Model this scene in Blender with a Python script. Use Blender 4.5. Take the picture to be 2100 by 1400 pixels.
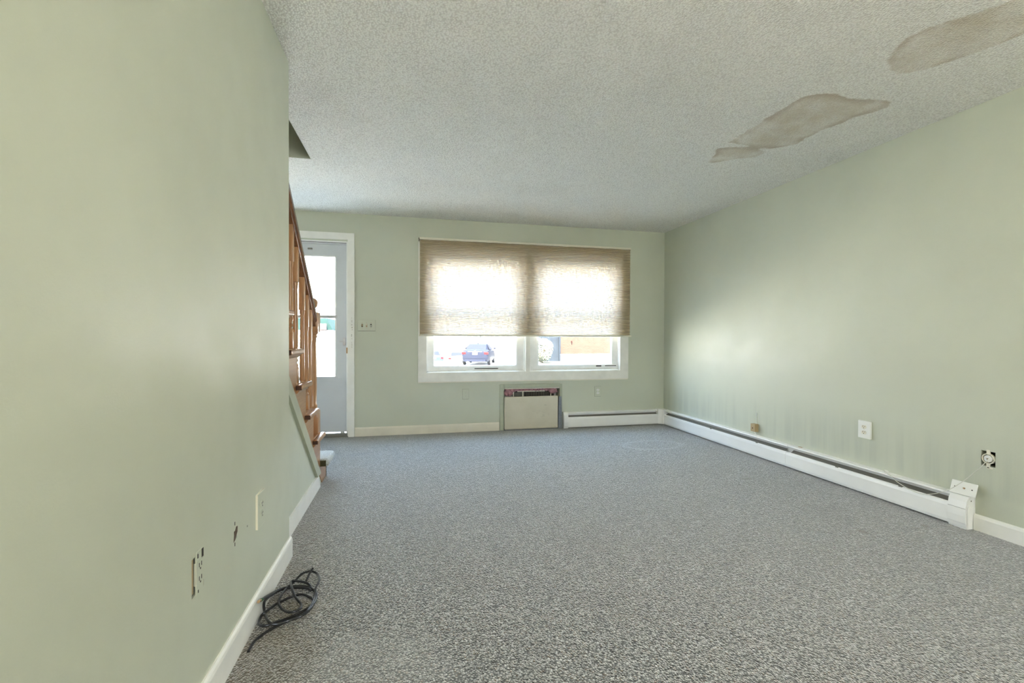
import bpy, bmesh, math, random
from mathutils import Vector, Matrix
random.seed(7)
S = bpy.context.scene
for o in list(bpy.data.objects): bpy.data.objects.remove(o, do_unlink=True)
C = S.collection
PI = math.pi

# ------------------------------------------------------------------ camera, sky, sun, exposure
D, XR, XL, H = 5.208, 3.179, -0.581, 2.44           # window wall, right wall, left wall, ceiling height
YE = 2.415                                          # where the left wall ends and the stair begins
cam = bpy.data.cameras.new('camera'); co = bpy.data.objects.new('camera', cam); C.objects.link(co)
cam.sensor_width = 36.0; cam.lens = 925.14 * 36.0 / 2100.0; cam.clip_start = 0.02; cam.clip_end = 600
yaw, pitch, roll = 0.22307, -0.00911, 0.00364
f = Vector((math.sin(yaw)*math.cos(pitch), math.cos(yaw)*math.cos(pitch), math.sin(pitch)))
r = Vector((math.cos(yaw), -math.sin(yaw), 0)); u = r.cross(f)
r2 = r*math.cos(roll) + u*math.sin(roll); u2 = -r*math.sin(roll) + u*math.cos(roll)
co.matrix_world = Matrix(((r2.x, u2.x, -f.x, 0), (r2.y, u2.y, -f.y, 0), (r2.z, u2.z, -f.z, 1.0957), (0, 0, 0, 1)))
S.camera = co

W = bpy.data.worlds.new('sky'); S.world = W; W.use_nodes = True
wn, wl = W.node_tree.nodes, W.node_tree.links
bg = wn['Background']
tc = wn.new('ShaderNodeTexCoord'); sx = wn.new('ShaderNodeSeparateXYZ'); rp = wn.new('ShaderNodeValToRGB')
wl.new(tc.outputs['Generated'], sx.inputs[0]); wl.new(sx.outputs['Z'], rp.inputs[0]); wl.new(rp.outputs[0], bg.inputs[0])
rp.color_ramp.elements[0].position = 0.0; rp.color_ramp.elements[0].color = (0.97, 0.985, 1.0, 1)
rp.color_ramp.elements[1].position = 0.65; rp.color_ramp.elements[1].color = (0.46, 0.68, 1.0, 1)
bg.inputs['Strength'].default_value = 5.2

sun = bpy.data.lights.new('sun', 'SUN'); so = bpy.data.objects.new('sun', sun); C.objects.link(so)
sun.energy = 34.0; sun.angle = math.radians(0.6); sun.color = (1.0, 0.93, 0.80)
el, az = math.radians(57), math.radians(20)          # high, from behind the house, a little from the left
sd = Vector((math.sin(az)*math.cos(el), math.cos(az)*math.cos(el), -math.sin(el)))   # direction of travel
so.rotation_euler = sd.to_track_quat('-Z', 'Y').to_euler()

def portal(name, loc, rot, sx_, sy_):
    l = bpy.data.lights.new(name, 'AREA'); l.shape = 'RECTANGLE'; l.size = sx_; l.size_y = sy_
    l.cycles.is_portal = True
    o = bpy.data.objects.new(name, l); C.objects.link(o); o.location = loc; o.rotation_euler = rot
portal('window_portal', (1.382, D+0.17, 1.36), (-PI/2, 0, 0), 2.4, 1.42)
portal('door_portal', (-1.1, D+0.17, 1.33), (-PI/2, 0, 0), 0.72, 1.40)
portal('rear_portal', (1.4, -3.35, 1.48), (PI/2, 0, 0), 1.2, 1.16)

# added warm fill light behind the camera, aimed up, with no fixture
lamp = bpy.data.lights.new('fill_uplight', 'SPOT'); lamp.shadow_soft_size = 0.12
lamp.spot_size = math.radians(165); lamp.spot_blend = 0.5
lamp.energy = 48; lamp.color = (1.0, 0.87, 0.62)
lo = bpy.data.objects.new('fill_uplight', lamp); C.objects.link(lo); lo.location = (0.5, -1.6, 1.55); lo.rotation_euler = (PI, 0, 0)

S.view_settings.view_transform = 'Standard'; S.view_settings.look = 'None'
S.view_settings.gamma = 1.0; S.view_settings.use_curve_mapping = False
S.view_settings.exposure = 2.58
S.cycles.max_bounces = 14; S.cycles.diffuse_bounces = 8; S.cycles.transparent_max_bounces = 16
S.cycles.transmission_bounces = 8; S.cycles.sample_clamp_indirect = 40.0
S.cycles.caustics_reflective = False; S.cycles.caustics_refractive = False

# ------------------------------------------------------------------ helpers
def lin(c):
    return tuple((x/12.92 if x <= 0.04045 else ((x+0.055)/1.055)**2.4) for x in c)
def hexc(r_, g_, b_): return lin((r_/255, g_/255, b_/255)) + (1,)

class NT:
    def __init__(s, name):
        s.m = bpy.data.materials.new(name); s.m.use_nodes = True
        s.n, s.l = s.m.node_tree.nodes, s.m.node_tree.links
        s.b = s.n['Principled BSDF']; s.out = s.n['Material Output']
        s._p = None
    def pos(s):
        if not s._p: s._p = s.n.new('ShaderNodeNewGeometry').outputs['Position']
        return s._p
    def map(s, scale=(1, 1, 1), loc=(0, 0, 0), rot=(0, 0, 0), src=None):
        k = s.n.new('ShaderNodeMapping'); k.inputs['Scale'].default_value = scale
        k.inputs['Location'].default_value = loc; k.inputs['Rotation'].default_value = rot
        s.l.new(src or s.pos(), k.inputs[0]); return k.outputs[0]
    def noise(s, scale, detail=3, rough=.55, vec=None, dist=0):
        k = s.n.new('ShaderNodeTexNoise'); k.inputs['Scale'].default_value = scale; k.inputs['Detail'].default_value = detail
        k.inputs['Roughness'].default_value = rough; k.inputs['Distortion'].default_value = dist
        s.l.new(vec or s.pos(), k.inputs['Vector']); return k.outputs['Fac']
    def vor(s, scale, vec=None, feature='F1', rnd=1.0):
        k = s.n.new('ShaderNodeTexVoronoi'); k.feature = feature; k.inputs['Scale'].default_value = scale
        if 'Randomness' in k.inputs: k.inputs['Randomness'].default_value = rnd
        s.l.new(vec or s.pos(), k.inputs['Vector']); return k.outputs
    def ramp(s, fac, stops, interp='LINEAR'):
        k = s.n.new('ShaderNodeValToRGB'); k.color_ramp.interpolation = interp
        e = k.color_ramp.elements
        while len(e) < len(stops): e.new(0.5)
        for i, (p_, c) in enumerate(stops):
            e[i].position = p_; e[i].color = c if len(c) == 4 else tuple(c)+(1,)
        s.l.new(fac, k.inputs[0]); return k.outputs[0]
    def mix(s, fac, a, b, mode='MIX'):
        k = s.n.new('ShaderNodeMix'); k.data_type = 'RGBA'; k.blend_type = mode
        for v, i in ((fac, 0), (a, 6), (b, 7)):
            if isinstance(v, (int, float)): k.inputs[i].default_value = v
            elif isinstance(v, tuple): k.inputs[i].default_value = v if len(v) == 4 else v+(1,)
            else: s.l.new(v, k.inputs[i])
        return k.outputs[2]
    def math(s, op, a, b=None, c=None):
        k = s.n.new('ShaderNodeMath'); k.operation = op
        for i, v in enumerate((a, b, c)):
            if v is None: continue
            if isinstance(v, (int, float)): k.inputs[i].default_value = v
            else: s.l.new(v, k.inputs[i])
        return k.outputs[0]
    def rng(s, v, a, b, c=0., d=1.):
        k = s.n.new('ShaderNodeMapRange'); k.interpolation_type = 'SMOOTHSTEP'
        for i, x in enumerate((a, b, c, d)): k.inputs[i+1].default_value = x
        s.l.new(v, k.inputs[0]); return k.outputs[0]
    def sep(s, v=None):
        k = s.n.new('ShaderNodeSeparateXYZ'); s.l.new(v or s.pos(), k.inputs[0]); return k.outputs
    def attr(s, name):
        k = s.n.new('ShaderNodeAttribute'); k.attribute_name = name; return k.outputs['Fac']
    def bump(s, h, strength=.3, dist=.01, nrm=None):
        k = s.n.new('ShaderNodeBump'); k.inputs['Strength'].default_value = strength; k.inputs['Distance'].default_value = dist
        s.l.new(h, k.inputs['Height'])
        if nrm: s.l.new(nrm, k.inputs['Normal'])
        s.l.new(k.outputs[0], s.b.inputs['Normal']); return k.outputs[0]
    def set(s, color=None, rough=.5, metal=0., spec=None, coat=None):
        if color is not None:
            if isinstance(color, tuple): s.b.inputs['Base Color'].default_value = color if len(color) == 4 else color+(1,)
            else: s.l.new(color, s.b.inputs['Base Color'])
        if isinstance(rough, (int, float)): s.b.inputs['Roughness'].default_value = rough
        else: s.l.new(rough, s.b.inputs['Roughness'])
        s.b.inputs['Metallic'].default_value = metal
        if spec is not None: s.b.inputs['Specular IOR Level'].default_value = spec
        if coat is not None: s.b.inputs['Coat Weight'].default_value = coat
        return s.m

def plain(name, c, rough=.5, metal=0., spec=None, var=.06, scale=14, coat=None, bump=0):
    t = NT(name); n = t.noise(scale, 4)
    a = tuple(max(0, x*(1-var)) for x in c[:3]); b = tuple(min(1, x*(1+var)) for x in c[:3])
    col = t.ramp(n, [(.3, a), (.7, b)])
    if bump: t.bump(t.noise(scale*6, 3), bump, .002)
    return t.set(col, rough, metal, spec, coat)

LOC = {}
def mesh_from(bm, name, mat, off=None, smooth=False):
    me = bpy.data.meshes.new(name)
    bmesh.ops.recalc_face_normals(bm, faces=bm.faces)
    if off is not None: bmesh.ops.translate(bm, verts=bm.verts, vec=-Vector(off))
    if smooth:
        for fc in bm.faces: fc.smooth = True
    bm.to_mesh(me); bm.free()
    if mat: me.materials.append(mat)
    if smooth:
        try: me.set_sharp_from_angle(angle=math.radians(38))
        except Exception: pass
    return me
def tag(o, label=None, cat=None, group=None, kind=None):
    if label: o['label'] = label
    if cat: o['category'] = cat
    if group: o['group'] = group
    if kind: o['kind'] = kind
    return o
def obj(name, bm, mat, parent=None, label=None, cat=None, group=None, kind=None, smooth=False):
    off = None
    if parent is not None:
        off = LOC.get(parent.name, (0, 0, 0))
    o = bpy.data.objects.new(name, mesh_from(bm, name, mat, off, smooth)); C.objects.link(o)
    if parent is not None:
        o.parent = parent; LOC[o.name] = off
    return tag(o, label, cat, group, kind)
def empty(name, loc, label=None, cat=None, group=None, kind=None, rz=0):
    o = bpy.data.objects.new(name, None); C.objects.link(o); o.location = loc; o.rotation_euler = (0, 0, rz)
    o.empty_display_size = .05
    LOC[o.name] = tuple(loc) if not rz else (0, 0, 0)
    return tag(o, label, cat, group, kind)
def BM(): return bmesh.new()
def box(bm, x0, x1, y0, y1, z0, z1, bev=0, seg=2):
    x0, x1 = sorted((x0, x1)); y0, y1 = sorted((y0, y1)); z0, z1 = sorted((z0, z1))
    v = [bm.verts.new(p_) for p_ in ((x0,y0,z0),(x1,y0,z0),(x1,y1,z0),(x0,y1,z0),(x0,y0,z1),(x1,y0,z1),(x1,y1,z1),(x0,y1,z1))]
    fs = [bm.faces.new([v[i] for i in q]) for q in ((3,2,1,0),(4,5,6,7),(0,1,5,4),(1,2,6,5),(2,3,7,6),(3,0,4,7))]
    if bev:
        es = list({e for f_ in fs for e in f_.edges})
        bmesh.ops.bevel(bm, geom=es, offset=bev, segments=seg, affect='EDGES', profile=.5)
    return bm
def B(x0, x1, y0, y1, z0, z1, bev=0, seg=2): return box(BM(), x0, x1, y0, y1, z0, z1, bev, seg)
def prism(bm, poly, axis, a0, a1):
    """poly in the plane normal to axis, extruded a0..a1; axis x: (y,z); y: (x,z); z: (x,y)"""
    def P(q, a): return {'x': (a, q[0], q[1]), 'y': (q[0], a, q[1]), 'z': (q[0], q[1], a)}[axis]
    A = [bm.verts.new(P(q, a0)) for q in poly]; Bv = [bm.verts.new(P(q, a1)) for q in poly]
    n = len(poly)
    for i in range(n): bm.faces.new((A[i], A[(i+1) % n], Bv[(i+1) % n], Bv[i]))
    f1 = bm.faces.new(A); f2 = bm.faces.new(Bv[::-1])
    if n > 4: bmesh.ops.triangulate(bm, faces=[f1, f2])
    return bm
def lathe(bm, prof, c=(0, 0, 0), n=16, M=None):
    rings = []
    for rr, z in prof:
        rings.append([bm.verts.new((c[0]+rr*math.cos(2*PI*i/n), c[1]+rr*math.sin(2*PI*i/n), c[2]+z)) for i in range(n)] if rr > 1e-6
                     else [bm.verts.new((c[0], c[1], c[2]+z))])
    vs = [v for R_ in rings for v in R_]
    for a, b in zip(rings, rings[1:]):
        for i in range(n):
            j = (i+1) % n
            if len(a) == 1 and len(b) == 1: continue
            if len(a) == 1: bm.faces.new((a[0], b[i], b[j]))
            elif len(b) == 1: bm.faces.new((a[i], a[j], b[0]))
            else: bm.faces.new((a[i], a[j], b[j], b[i]))
    for R_ in (rings[0], rings[-1]):
        if len(R_) > 2: bm.faces.new(R_)
    if M is not None: bmesh.ops.transform(bm, matrix=M, verts=vs)
    return bm
def catmull(pts, k=6):
    P = [Vector(p_) for p_ in pts]; out = []
    for i in range(len(P)-1):
        a, b, c, d = P[max(0, i-1)], P[i], P[i+1], P[min(len(P)-1, i+2)]
        for j in range(k):
            t = j/k
            out.append(.5*((2*b)+(c-a)*t+(2*a-5*b+4*c-d)*t*t+(3*b-a-3*c+d)*t**3))
    out.append(P[-1]); return out
def tube(bm, pts, r_, n=8):
    P = [Vector(p_) for p_ in pts]; up = Vector((0, 0, 1)); rings = []
    for i, q in enumerate(P):
        t = (P[min(i+1, len(P)-1)]-P[max(i-1, 0)]).normalized()
        s_ = t.cross(up)
        if s_.length < 1e-3: s_ = t.cross(Vector((1, 0, 0)))
        s_.normalize(); w = s_.cross(t).normalized()
        rings.append([bm.verts.new(q + r_*(math.cos(2*PI*k/n)*s_+math.sin(2*PI*k/n)*w)) for k in range(n)])
    for a, b in zip(rings, rings[1:]):
        for k in range(n): bm.faces.new((a[k], a[(k+1) % n], b[(k+1) % n], b[k]))
    bm.faces.new(rings[0]); bm.faces.new(rings[-1][::-1]); return bm
def wall_grid(bm, P, a0, a1, b0, b1, holes, depth):
    """face at depth 0 with rectangular holes whose reveals run to depth"""
    A = sorted({a0, a1, *[h[0] for h in holes], *[h[1] for h in holes]}); Bb = sorted({b0, b1, *[h[2] for h in holes], *[h[3] for h in holes]})
    A = [a for a in A if a0 <= a <= a1]; Bb = [b for b in Bb if b0 <= b <= b1]
    def q(*pts): bm.faces.new([bm.verts.new(P(*p_)) for p_ in pts])
    for i in range(len(A)-1):
        for j in range(len(Bb)-1):
            ca, cb = (A[i]+A[i+1])/2, (Bb[j]+Bb[j+1])/2
            if any(h[0] < ca < h[1] and h[2] < cb < h[3] for h in holes): continue
            q((A[i], Bb[j], 0), (A[i+1], Bb[j], 0), (A[i+1], Bb[j+1], 0), (A[i], Bb[j+1], 0))
    for h in holes:
        x0, x1, z0, z1 = max(h[0], a0), min(h[1], a1), max(h[2], b0), min(h[3], b1)
        dd = h[4] if len(h) > 4 else depth
        if h[0] > a0: q((x0, z0, 0), (x0, z1, 0), (x0, z1, dd), (x0, z0, dd))
        if h[1] < a1: q((x1, z0, 0), (x1, z1, 0), (x1, z1, dd), (x1, z0, dd))
        if h[2] > b0: q((x0, z0, 0), (x1, z0, 0), (x1, z0, dd), (x0, z0, dd))
        if h[3] < b1: q((x0, z1, 0), (x1, z1, 0), (x1, z1, dd), (x0, z1, dd))
    bmesh.ops.remove_doubles(bm, verts=bm.verts, dist=1e-5)
    return bm

# ------------------------------------------------------------------ materials
SAGE = (0.56, 0.58, 0.478)
def wall_paint(name, soot=False):
    t = NT(name)
    n = t.noise(1.3, 4)
    col = t.ramp(n, [(.3, tuple(x*.95 for x in SAGE)), (.7, tuple(x*1.04 for x in SAGE))])
    if soot:                                            # grey convection dirt above the heater
        p_ = t.sep()
        m = t.math('MULTIPLY', t.rng(p_['Z'], .19, .24), t.rng(p_['Z'], .62, .26))
        st = t.noise(1.0, 4, vec=t.map((1, 14, .5)))
        m = t.math('MULTIPLY', m, t.rng(st, .40, .68))
        col = t.mix(t.math('MULTIPLY', m, .22), col, (.27, .30, .28))
    t.bump(t.math('ADD', t.math('MULTIPLY', t.noise(2.2, 2), 3.0), t.noise(160, 3)), .16, .0022)
    return t.set(col, t.rng(t.noise(5, 3), .3, .7, .42, .55), spec=.45)
m_wall = wall_paint('sage_wall_paint'); m_wall_r = wall_paint('sage_wall_paint_sooted', True)
m_sage_trim = plain('sage_trim_paint', (.43, .45, .34), .45)

t = NT('popcorn_ceiling')
v1 = t.vor(105); n2 = t.noise(60, 4, .65)
hgt = t.math('ADD', t.math('MULTIPLY', t.rng(v1['Distance'], .05, .75, 1, 0), 1.0), t.math('MULTIPLY', n2, .9))
grain = t.ramp(hgt, [(.3, (.68, .655, .61)), (.75, (.86, .845, .80)), (1.0, (.90, .885, .84))])  # hollows between the lumps painted darker, as if shaded
soil = t.noise(1.1, 5, .6)
grain = t.mix(t.rng(soil, .55, .8, 0, .16), grain, (.50, .46, .40))
edge = t.noise(7, 5, .65)
sm = t.attr('stain'); sm2 = t.math('ADD', sm, t.math('MULTIPLY', t.math('SUBTRACT', edge, .5), .55))
body = t.rng(sm2, .46, .58)
ring = t.math('MULTIPLY', body, t.rng(sm2, .95, .55))
ring = t.math('MULTIPLY', ring, t.rng(t.noise(3, 3), .4, .6))
mott = t.rng(t.noise(6, 4, .6), .3, .75, .25, .75)
grain = t.mix(t.math('MULTIPLY', body, mott), grain, (.60, .52, .395))
grain = t.mix(t.math('MULTIPLY', ring, .40), grain, (.36, .27, .19))
t.bump(hgt, .85, .006)
m_ceil = t.set(grain, .95, spec=.1)

t = NT('loop_pile_carpet')
vv = t.map((1.0, .82, 1.0), rot=(0, 0, .6))
vo = t.vor(160, vv)
rs = t.sep(vo['Color'])
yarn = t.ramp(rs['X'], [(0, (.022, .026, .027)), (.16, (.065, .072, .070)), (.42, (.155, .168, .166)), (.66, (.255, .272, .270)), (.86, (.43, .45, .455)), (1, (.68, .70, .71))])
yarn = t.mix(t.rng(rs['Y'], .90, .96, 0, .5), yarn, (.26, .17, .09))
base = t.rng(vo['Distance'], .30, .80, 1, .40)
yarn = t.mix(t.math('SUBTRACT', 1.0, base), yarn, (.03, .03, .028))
soilc = t.noise(1.4, 5, .6)
yarn = t.mix(t.rng(soilc, .50, .74, 0, .34), yarn, (.10, .092, .072))
p_ = t.sep()
def ell(x, y, rx, ry, rot=0, soft=.5, wob=.35):
    q = t.map((1/rx, 1/ry, 0), src=t.map((1, 1, 0), loc=(-x*math.cos(rot)-y*math.sin(rot) if rot else -x, x*math.sin(rot)-y*math.cos(rot) if rot else -y, 0), rot=(0, 0, -rot) if rot else (0, 0, 0)))
    k = t.n.new('ShaderNodeVectorMath'); k.operation = 'LENGTH'; t.l.new(q, k.inputs[0])
    d_ = t.math('ADD', k.outputs['Value'], t.math('MULTIPLY', t.math('SUBTRACT', t.noise(38, 3), .5), wob*2))
    return t.rng(d_, 1+soft*.4, 1-soft*.6)
# dirty edge along the left wall and in front of the heaters
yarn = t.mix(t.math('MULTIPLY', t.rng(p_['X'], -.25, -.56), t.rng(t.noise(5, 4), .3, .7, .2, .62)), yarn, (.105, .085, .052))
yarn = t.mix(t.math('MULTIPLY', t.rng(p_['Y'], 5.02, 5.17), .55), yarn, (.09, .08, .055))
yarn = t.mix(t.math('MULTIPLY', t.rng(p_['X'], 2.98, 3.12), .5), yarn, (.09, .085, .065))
for (x, y, rx, ry, rot, col, a) in [(-.536, 2.54, .045, .012, .5, (.055, .03, .012), .95), (-.50, 2.60, .016, .016, 0, (.05, .012, .01), .95), (-.52, 2.472, .04, .009, .4, (.06, .05, .03), .9),
        (-.521, 3.097, .05, .014, .1, (.09, .07, .05), .7), (-.40, 3.09, .06, .012, 0, (.10, .085, .06), .6), (-.465, 4.416, .10, .05, .3, (.10, .11, .12), .6), (2.512, 2.046, .022, .028, .3, (.05, .03, .012), .95), (2.945, 2.033, .03, .018, .3, (.06, .04, .02), .85),
        (2.557, 3.023, .055, .022, -.2, (.07, .055, .035), .85), (2.981, 3.088, .022, .016, 0, (.06, .045, .025), .85), (-.327, 2.559, .02, .012, 0, (.08, .06, .04), .8),
        (-.42, 1.95, .07, .08, 0, (.12, .085, .03), .45), (-.46, 1.62, .17, .22, 0, (.12, .09, .04), .40)]:
    yarn = t.mix(t.math('MULTIPLY', ell(x, y, rx, ry, rot), a), yarn, col)
# flattened pile: a patch near the coil and a pressed ring by the heater corner
yarn = t.mix(t.math('MULTIPLY', ell(-.12, 1.50, .27, .24, 0, .5, .25), .16), yarn, (.62, .64, .66))
ringm = t.math('MULTIPLY', ell(2.43, 4.18, .33, .20, 0, .3, .06), t.math('SUBTRACT', 1.0, ell(2.43, 4.18, .29, .17, 0, .3, .06)))
yarn = t.mix(t.math('MULTIPLY', ringm, .35), yarn, (.62, .64, .66))
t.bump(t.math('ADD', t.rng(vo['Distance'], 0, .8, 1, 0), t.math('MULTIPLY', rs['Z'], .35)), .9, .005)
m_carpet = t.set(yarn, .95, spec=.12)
t.b.inputs['Sheen Weight'].default_value = .9; t.b.inputs['Sheen Roughness'].default_value = .45

m_white = plain('white_trim_paint', (.84, .83, .79), .38, var=.04, scale=9)
m_cream = plain('aged_cream_trim_paint', (.76, .715, .61), .45, var=.06, scale=6)
m_casing = plain('window_casing_paint', (.82, .805, .75), .42, var=.07, scale=7)
m_heater = plain('white_enamelled_steel', (.85, .845, .83), .33, var=.03, scale=5)
m_dark = plain('dark_cavity', (.035, .028, .022), .8)
m_fin = plain('dusty_fin_metal', (.20, .19, .16), .6, .3)
m_black = plain('black_slot', (.015, .015, .014), .7)
def wood(name, a, b, rough=.3, axis='y'):
    t = NT(name); sc = {'x': (1.2, 16, 16), 'y': (16, 1.2, 16), 'z': (16, 16, 1.2)}[axis]
    q = t.map(sc); n = t.noise(2.2, 6, .62, q, 1.2)
    col = t.ramp(n, [(.28, a), (.52, tuple((x+y)/2 for x, y in zip(a, b))), (.75, b)])
    return t.set(col, rough, spec=.5, coat=.15)
m_oak = wood('varnished_maple', (.31, .155, .072), (.47, .26, .125), .3, 'y')
m_oak_v = wood('varnished_maple_upright', (.34, .175, .078), (.50, .285, .135), .28, 'z')
m_oak_d = wood('dark_varnished_rail', (.13, .055, .025), (.25, .115, .05), .22, 'y')
m_endgrain = plain('dark_end_grain', (.07, .028, .013), .45, var=.25, scale=60)
m_rubber = plain('black_cable_jacket', (.016, .016, .018), .32, var=.1)
m_brass = plain('dull_brass', (.42, .28, .16), .35, .9)
m_green = plain('green_band', (.05, .16, .06), .5)
m_whitecable = plain('off_white_cable', (.66, .65, .58), .5)
m_ivory = plain('ivory_plastic', (.76, .72, .60), .4, var=.02)
m_plate = plain('white_plastic', (.82, .82, .79), .35, var=.02)
m_tan = plain('tan_plastic', (.42, .31, .17), .5)
m_tape = plain('grey_duct_tape', (.20, .215, .235), .42, var=.15, scale=40)
m_panel = NT('beige_panel')
_n = m_panel.noise(5, 5, .6); _s = m_panel.rng(m_panel.noise(9, 4, .6, m_panel.map((1, 1, 2.5), rot=(0, .7, 0))), .62, .74)
m_panel = m_panel.set(m_panel.mix(m_panel.math('MULTIPLY', _s, .25), m_panel.ramp(_n, [(.3, (.60, .55, .43)), (.7, (.66, .61, .49))]), (.28, .25, .20)), .5)
m_pink = plain('pink_fibreglass', (.42, .225, .25), .95, var=.4, scale=45, bump=.8)
m_chrome = plain('brushed_metal', (.62, .62, .63), .3, .9)
m_storm = plain('storm_door_enamel', (.60, .62, .65), .36, var=.03, scale=4)
m_alum = plain('mill_aluminium', (.55, .56, .57), .38, .6)
m_vinyl = plain('white_sash_paint', (.83, .83, .81), .4, var=.04)
m_worn = plain('worn_sill_paint', (.50, .48, .42), .55, var=.25, scale=30)

t = NT('window_glass')                                    # thin panes
gl = t.n.new('ShaderNodeBsdfGlossy'); gl.inputs['Roughness'].default_value = .02
tr = t.n.new('ShaderNodeBsdfTransparent'); tr.inputs[0].default_value = (.985, .995, .99, 1)
lw = t.n.new('ShaderNodeLayerWeight'); lw.inputs[0].default_value = .5; fz = t.math('MULTIPLY_ADD', t.math('POWER', lw.outputs['Facing'], 5.0), .9, .05); ms = t.n.new('ShaderNodeMixShader')
t.l.new(fz, ms.inputs[0]); t.l.new(tr.outputs[0], ms.inputs[1]); t.l.new(gl.outputs[0], ms.inputs[2]); t.l.new(ms.outputs[0], t.out.inputs[0])
m_glass = t.m
t = NT('insect_screen')
df = t.n.new('ShaderNodeBsdfDiffuse'); df.inputs[0].default_value = (.05, .05, .055, 1)
tr = t.n.new('ShaderNodeBsdfTransparent'); ms = t.n.new('ShaderNodeMixShader'); ms.inputs[0].default_value = .12
t.l.new(tr.outputs[0], ms.inputs[1]); t.l.new(df.outputs[0], ms.inputs[2]); t.l.new(ms.outputs[0], t.out.inputs[0])
m_screen = t.m
t = NT('cellular_shade_fabric')
df = t.n.new('ShaderNodeBsdfDiffuse'); tl = t.n.new('ShaderNodeBsdfTranslucent'); ms = t.n.new('ShaderNodeMixShader'); ms.inputs[0].default_value = .50
wv = t.noise(3, 4, .6, t.map((3, 1, 60)))
cc = t.ramp(wv, [(.3, (.70, .55, .34)), (.7, (.80, .655, .43))])
t.l.new(cc, df.inputs[0]); tl.inputs[0].default_value = (.575, .59, .605, 1)
t.l.new(df.outputs[0], ms.inputs[1]); t.l.new(tl.outputs[0], ms.inputs[2]); t.l.new(ms.outputs[0], t.out.inputs[0])
m_shade = t.m

# ------------------------------------------------------------------ the room shell
YB = -3.2                                                     # rear wall, behind the camera
FX = -1.66                                                    # far wall of the entry, beyond the stair
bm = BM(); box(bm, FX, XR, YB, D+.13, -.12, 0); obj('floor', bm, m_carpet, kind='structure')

# ceiling, cut for the stairwell; 'stain' holds the outlines of the old water marks
OX, OY = -0.732, 3.682
STAINS = [[(2.238, 3.067), (2.126, 2.817), (2.20, 2.76), (2.30, 2.734), (2.53, 2.791), (2.504, 2.879), (2.36, 2.97)],
          [(2.128, 2.709), (2.131, 2.452), (2.122, 2.114), (2.235, 2.036), (2.45, 2.045), (2.666, 2.03), (2.70, 2.10), (2.64, 2.25), (2.60, 2.42), (2.60, 2.62), (2.52, 2.73), (2.331, 2.735)],
          [(2.235, 1.73), (2.153, 1.6), (2.21, 1.47), (2.354, 1.31), (2.55, 1.15), (2.75, 1.22), (2.66, 1.40), (2.60, 1.60), (2.51, 1.75), (2.40, 1.82)]]
def inpoly(x, y, P):
    c_ = False; j = len(P)-1
    for i in range(len(P)):
        if (P[i][1] > y) != (P[j][1] > y) and x < (P[j][0]-P[i][0])*(y-P[i][1])/(P[j][1]-P[i][1])+P[i][0]: c_ = not c_
        j = i
    return c_
def segd(x, y, P):
    best = 9
    for i in range(len(P)):
        ax, ay = P[i]; bx, by = P[(i+1) % len(P)]; dx, dy = bx-ax, by-ay
        t_ = max(0, min(1, ((x-ax)*dx+(y-ay)*dy)/(dx*dx+dy*dy)))
        best = min(best, math.hypot(x-ax-t_*dx, y-ay-t_*dy))
    return best
def stain(x, y):
    s_ = 0
    for P in STAINS:
        d_ = segd(x, y, P)*(1 if inpoly(x, y, P) else -1)
        s_ = max(s_, max(0, min(1, .5+d_/.16)))
    return s_
xs = [FX, -1.2, OX] + [OX+.3*i for i in range(1, 9)] + [1.96+.03*i for i in range(0, 34)] + [3.0, XR]
xs = sorted({round(x, 4) for x in xs if x <= XR})
ys = sorted({round(y, 4) for y in [YB, -2, -1, 0, .5] + [.96+.03*i for i in range(76)] + [OY, 4.2, 4.7, D+.13]})
me = bpy.data.meshes.new('ceiling'); V = [(x, y, H) for y in ys for x in xs]; F = []
for j in range(len(ys)-1):
    for i in range(len(xs)-1):
        if xs[i+1] <= OX+1e-6 and ys[j+1] <= OY+1e-6 and ys[j] >= -.01: continue
        k = j*len(xs)+i; F.append((k, k+len(xs), k+len(xs)+1, k+1))
me.from_pydata(V, [], F)
at_ = me.attributes.new('stain', 'FLOAT', 'POINT')
for i, (x, y, z) in enumerate(V): at_.data[i].value = stain(x, y) if x > 1.9 and y > .9 else 0.
me.materials.append(m_ceil); o = bpy.data.objects.new('ceiling', me); C.objects.link(o); o['kind'] = 'structure'

# window wall
WX0, WX1, WZ0, WZ1 = .175, 2.59, .675, 2.12                  # rough window opening
DX0, DX1, DZ1 = -1.545, -.656, 2.135                         # door opening
SX0, SX1, SZ1 = 1.083, 1.777, .494                           # wall air-conditioner sleeve
bm = wall_grid(BM(), lambda a, b, d_: (a, D+d_, b), FX, XR, 0, H, [(WX0, WX1, WZ0, WZ1), (DX0, DX1, 0, DZ1), (SX0, SX1, 0, SZ1, .16)], .14)
obj('wall_back', bm, m_wall, kind='structure')
# right wall with the open box of the old antenna socket
HY0, HY1, HZ0, HZ1 = 1.846, 1.911, .380, .464
bm = wall_grid(BM(), lambda a, b, d_: (XR+d_, a, b), YB, D, 0, H, [(HY0, HY1, HZ0, HZ1, .05)], .05)
obj('wall_right', bm, m_wall_r, kind='structure')
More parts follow.
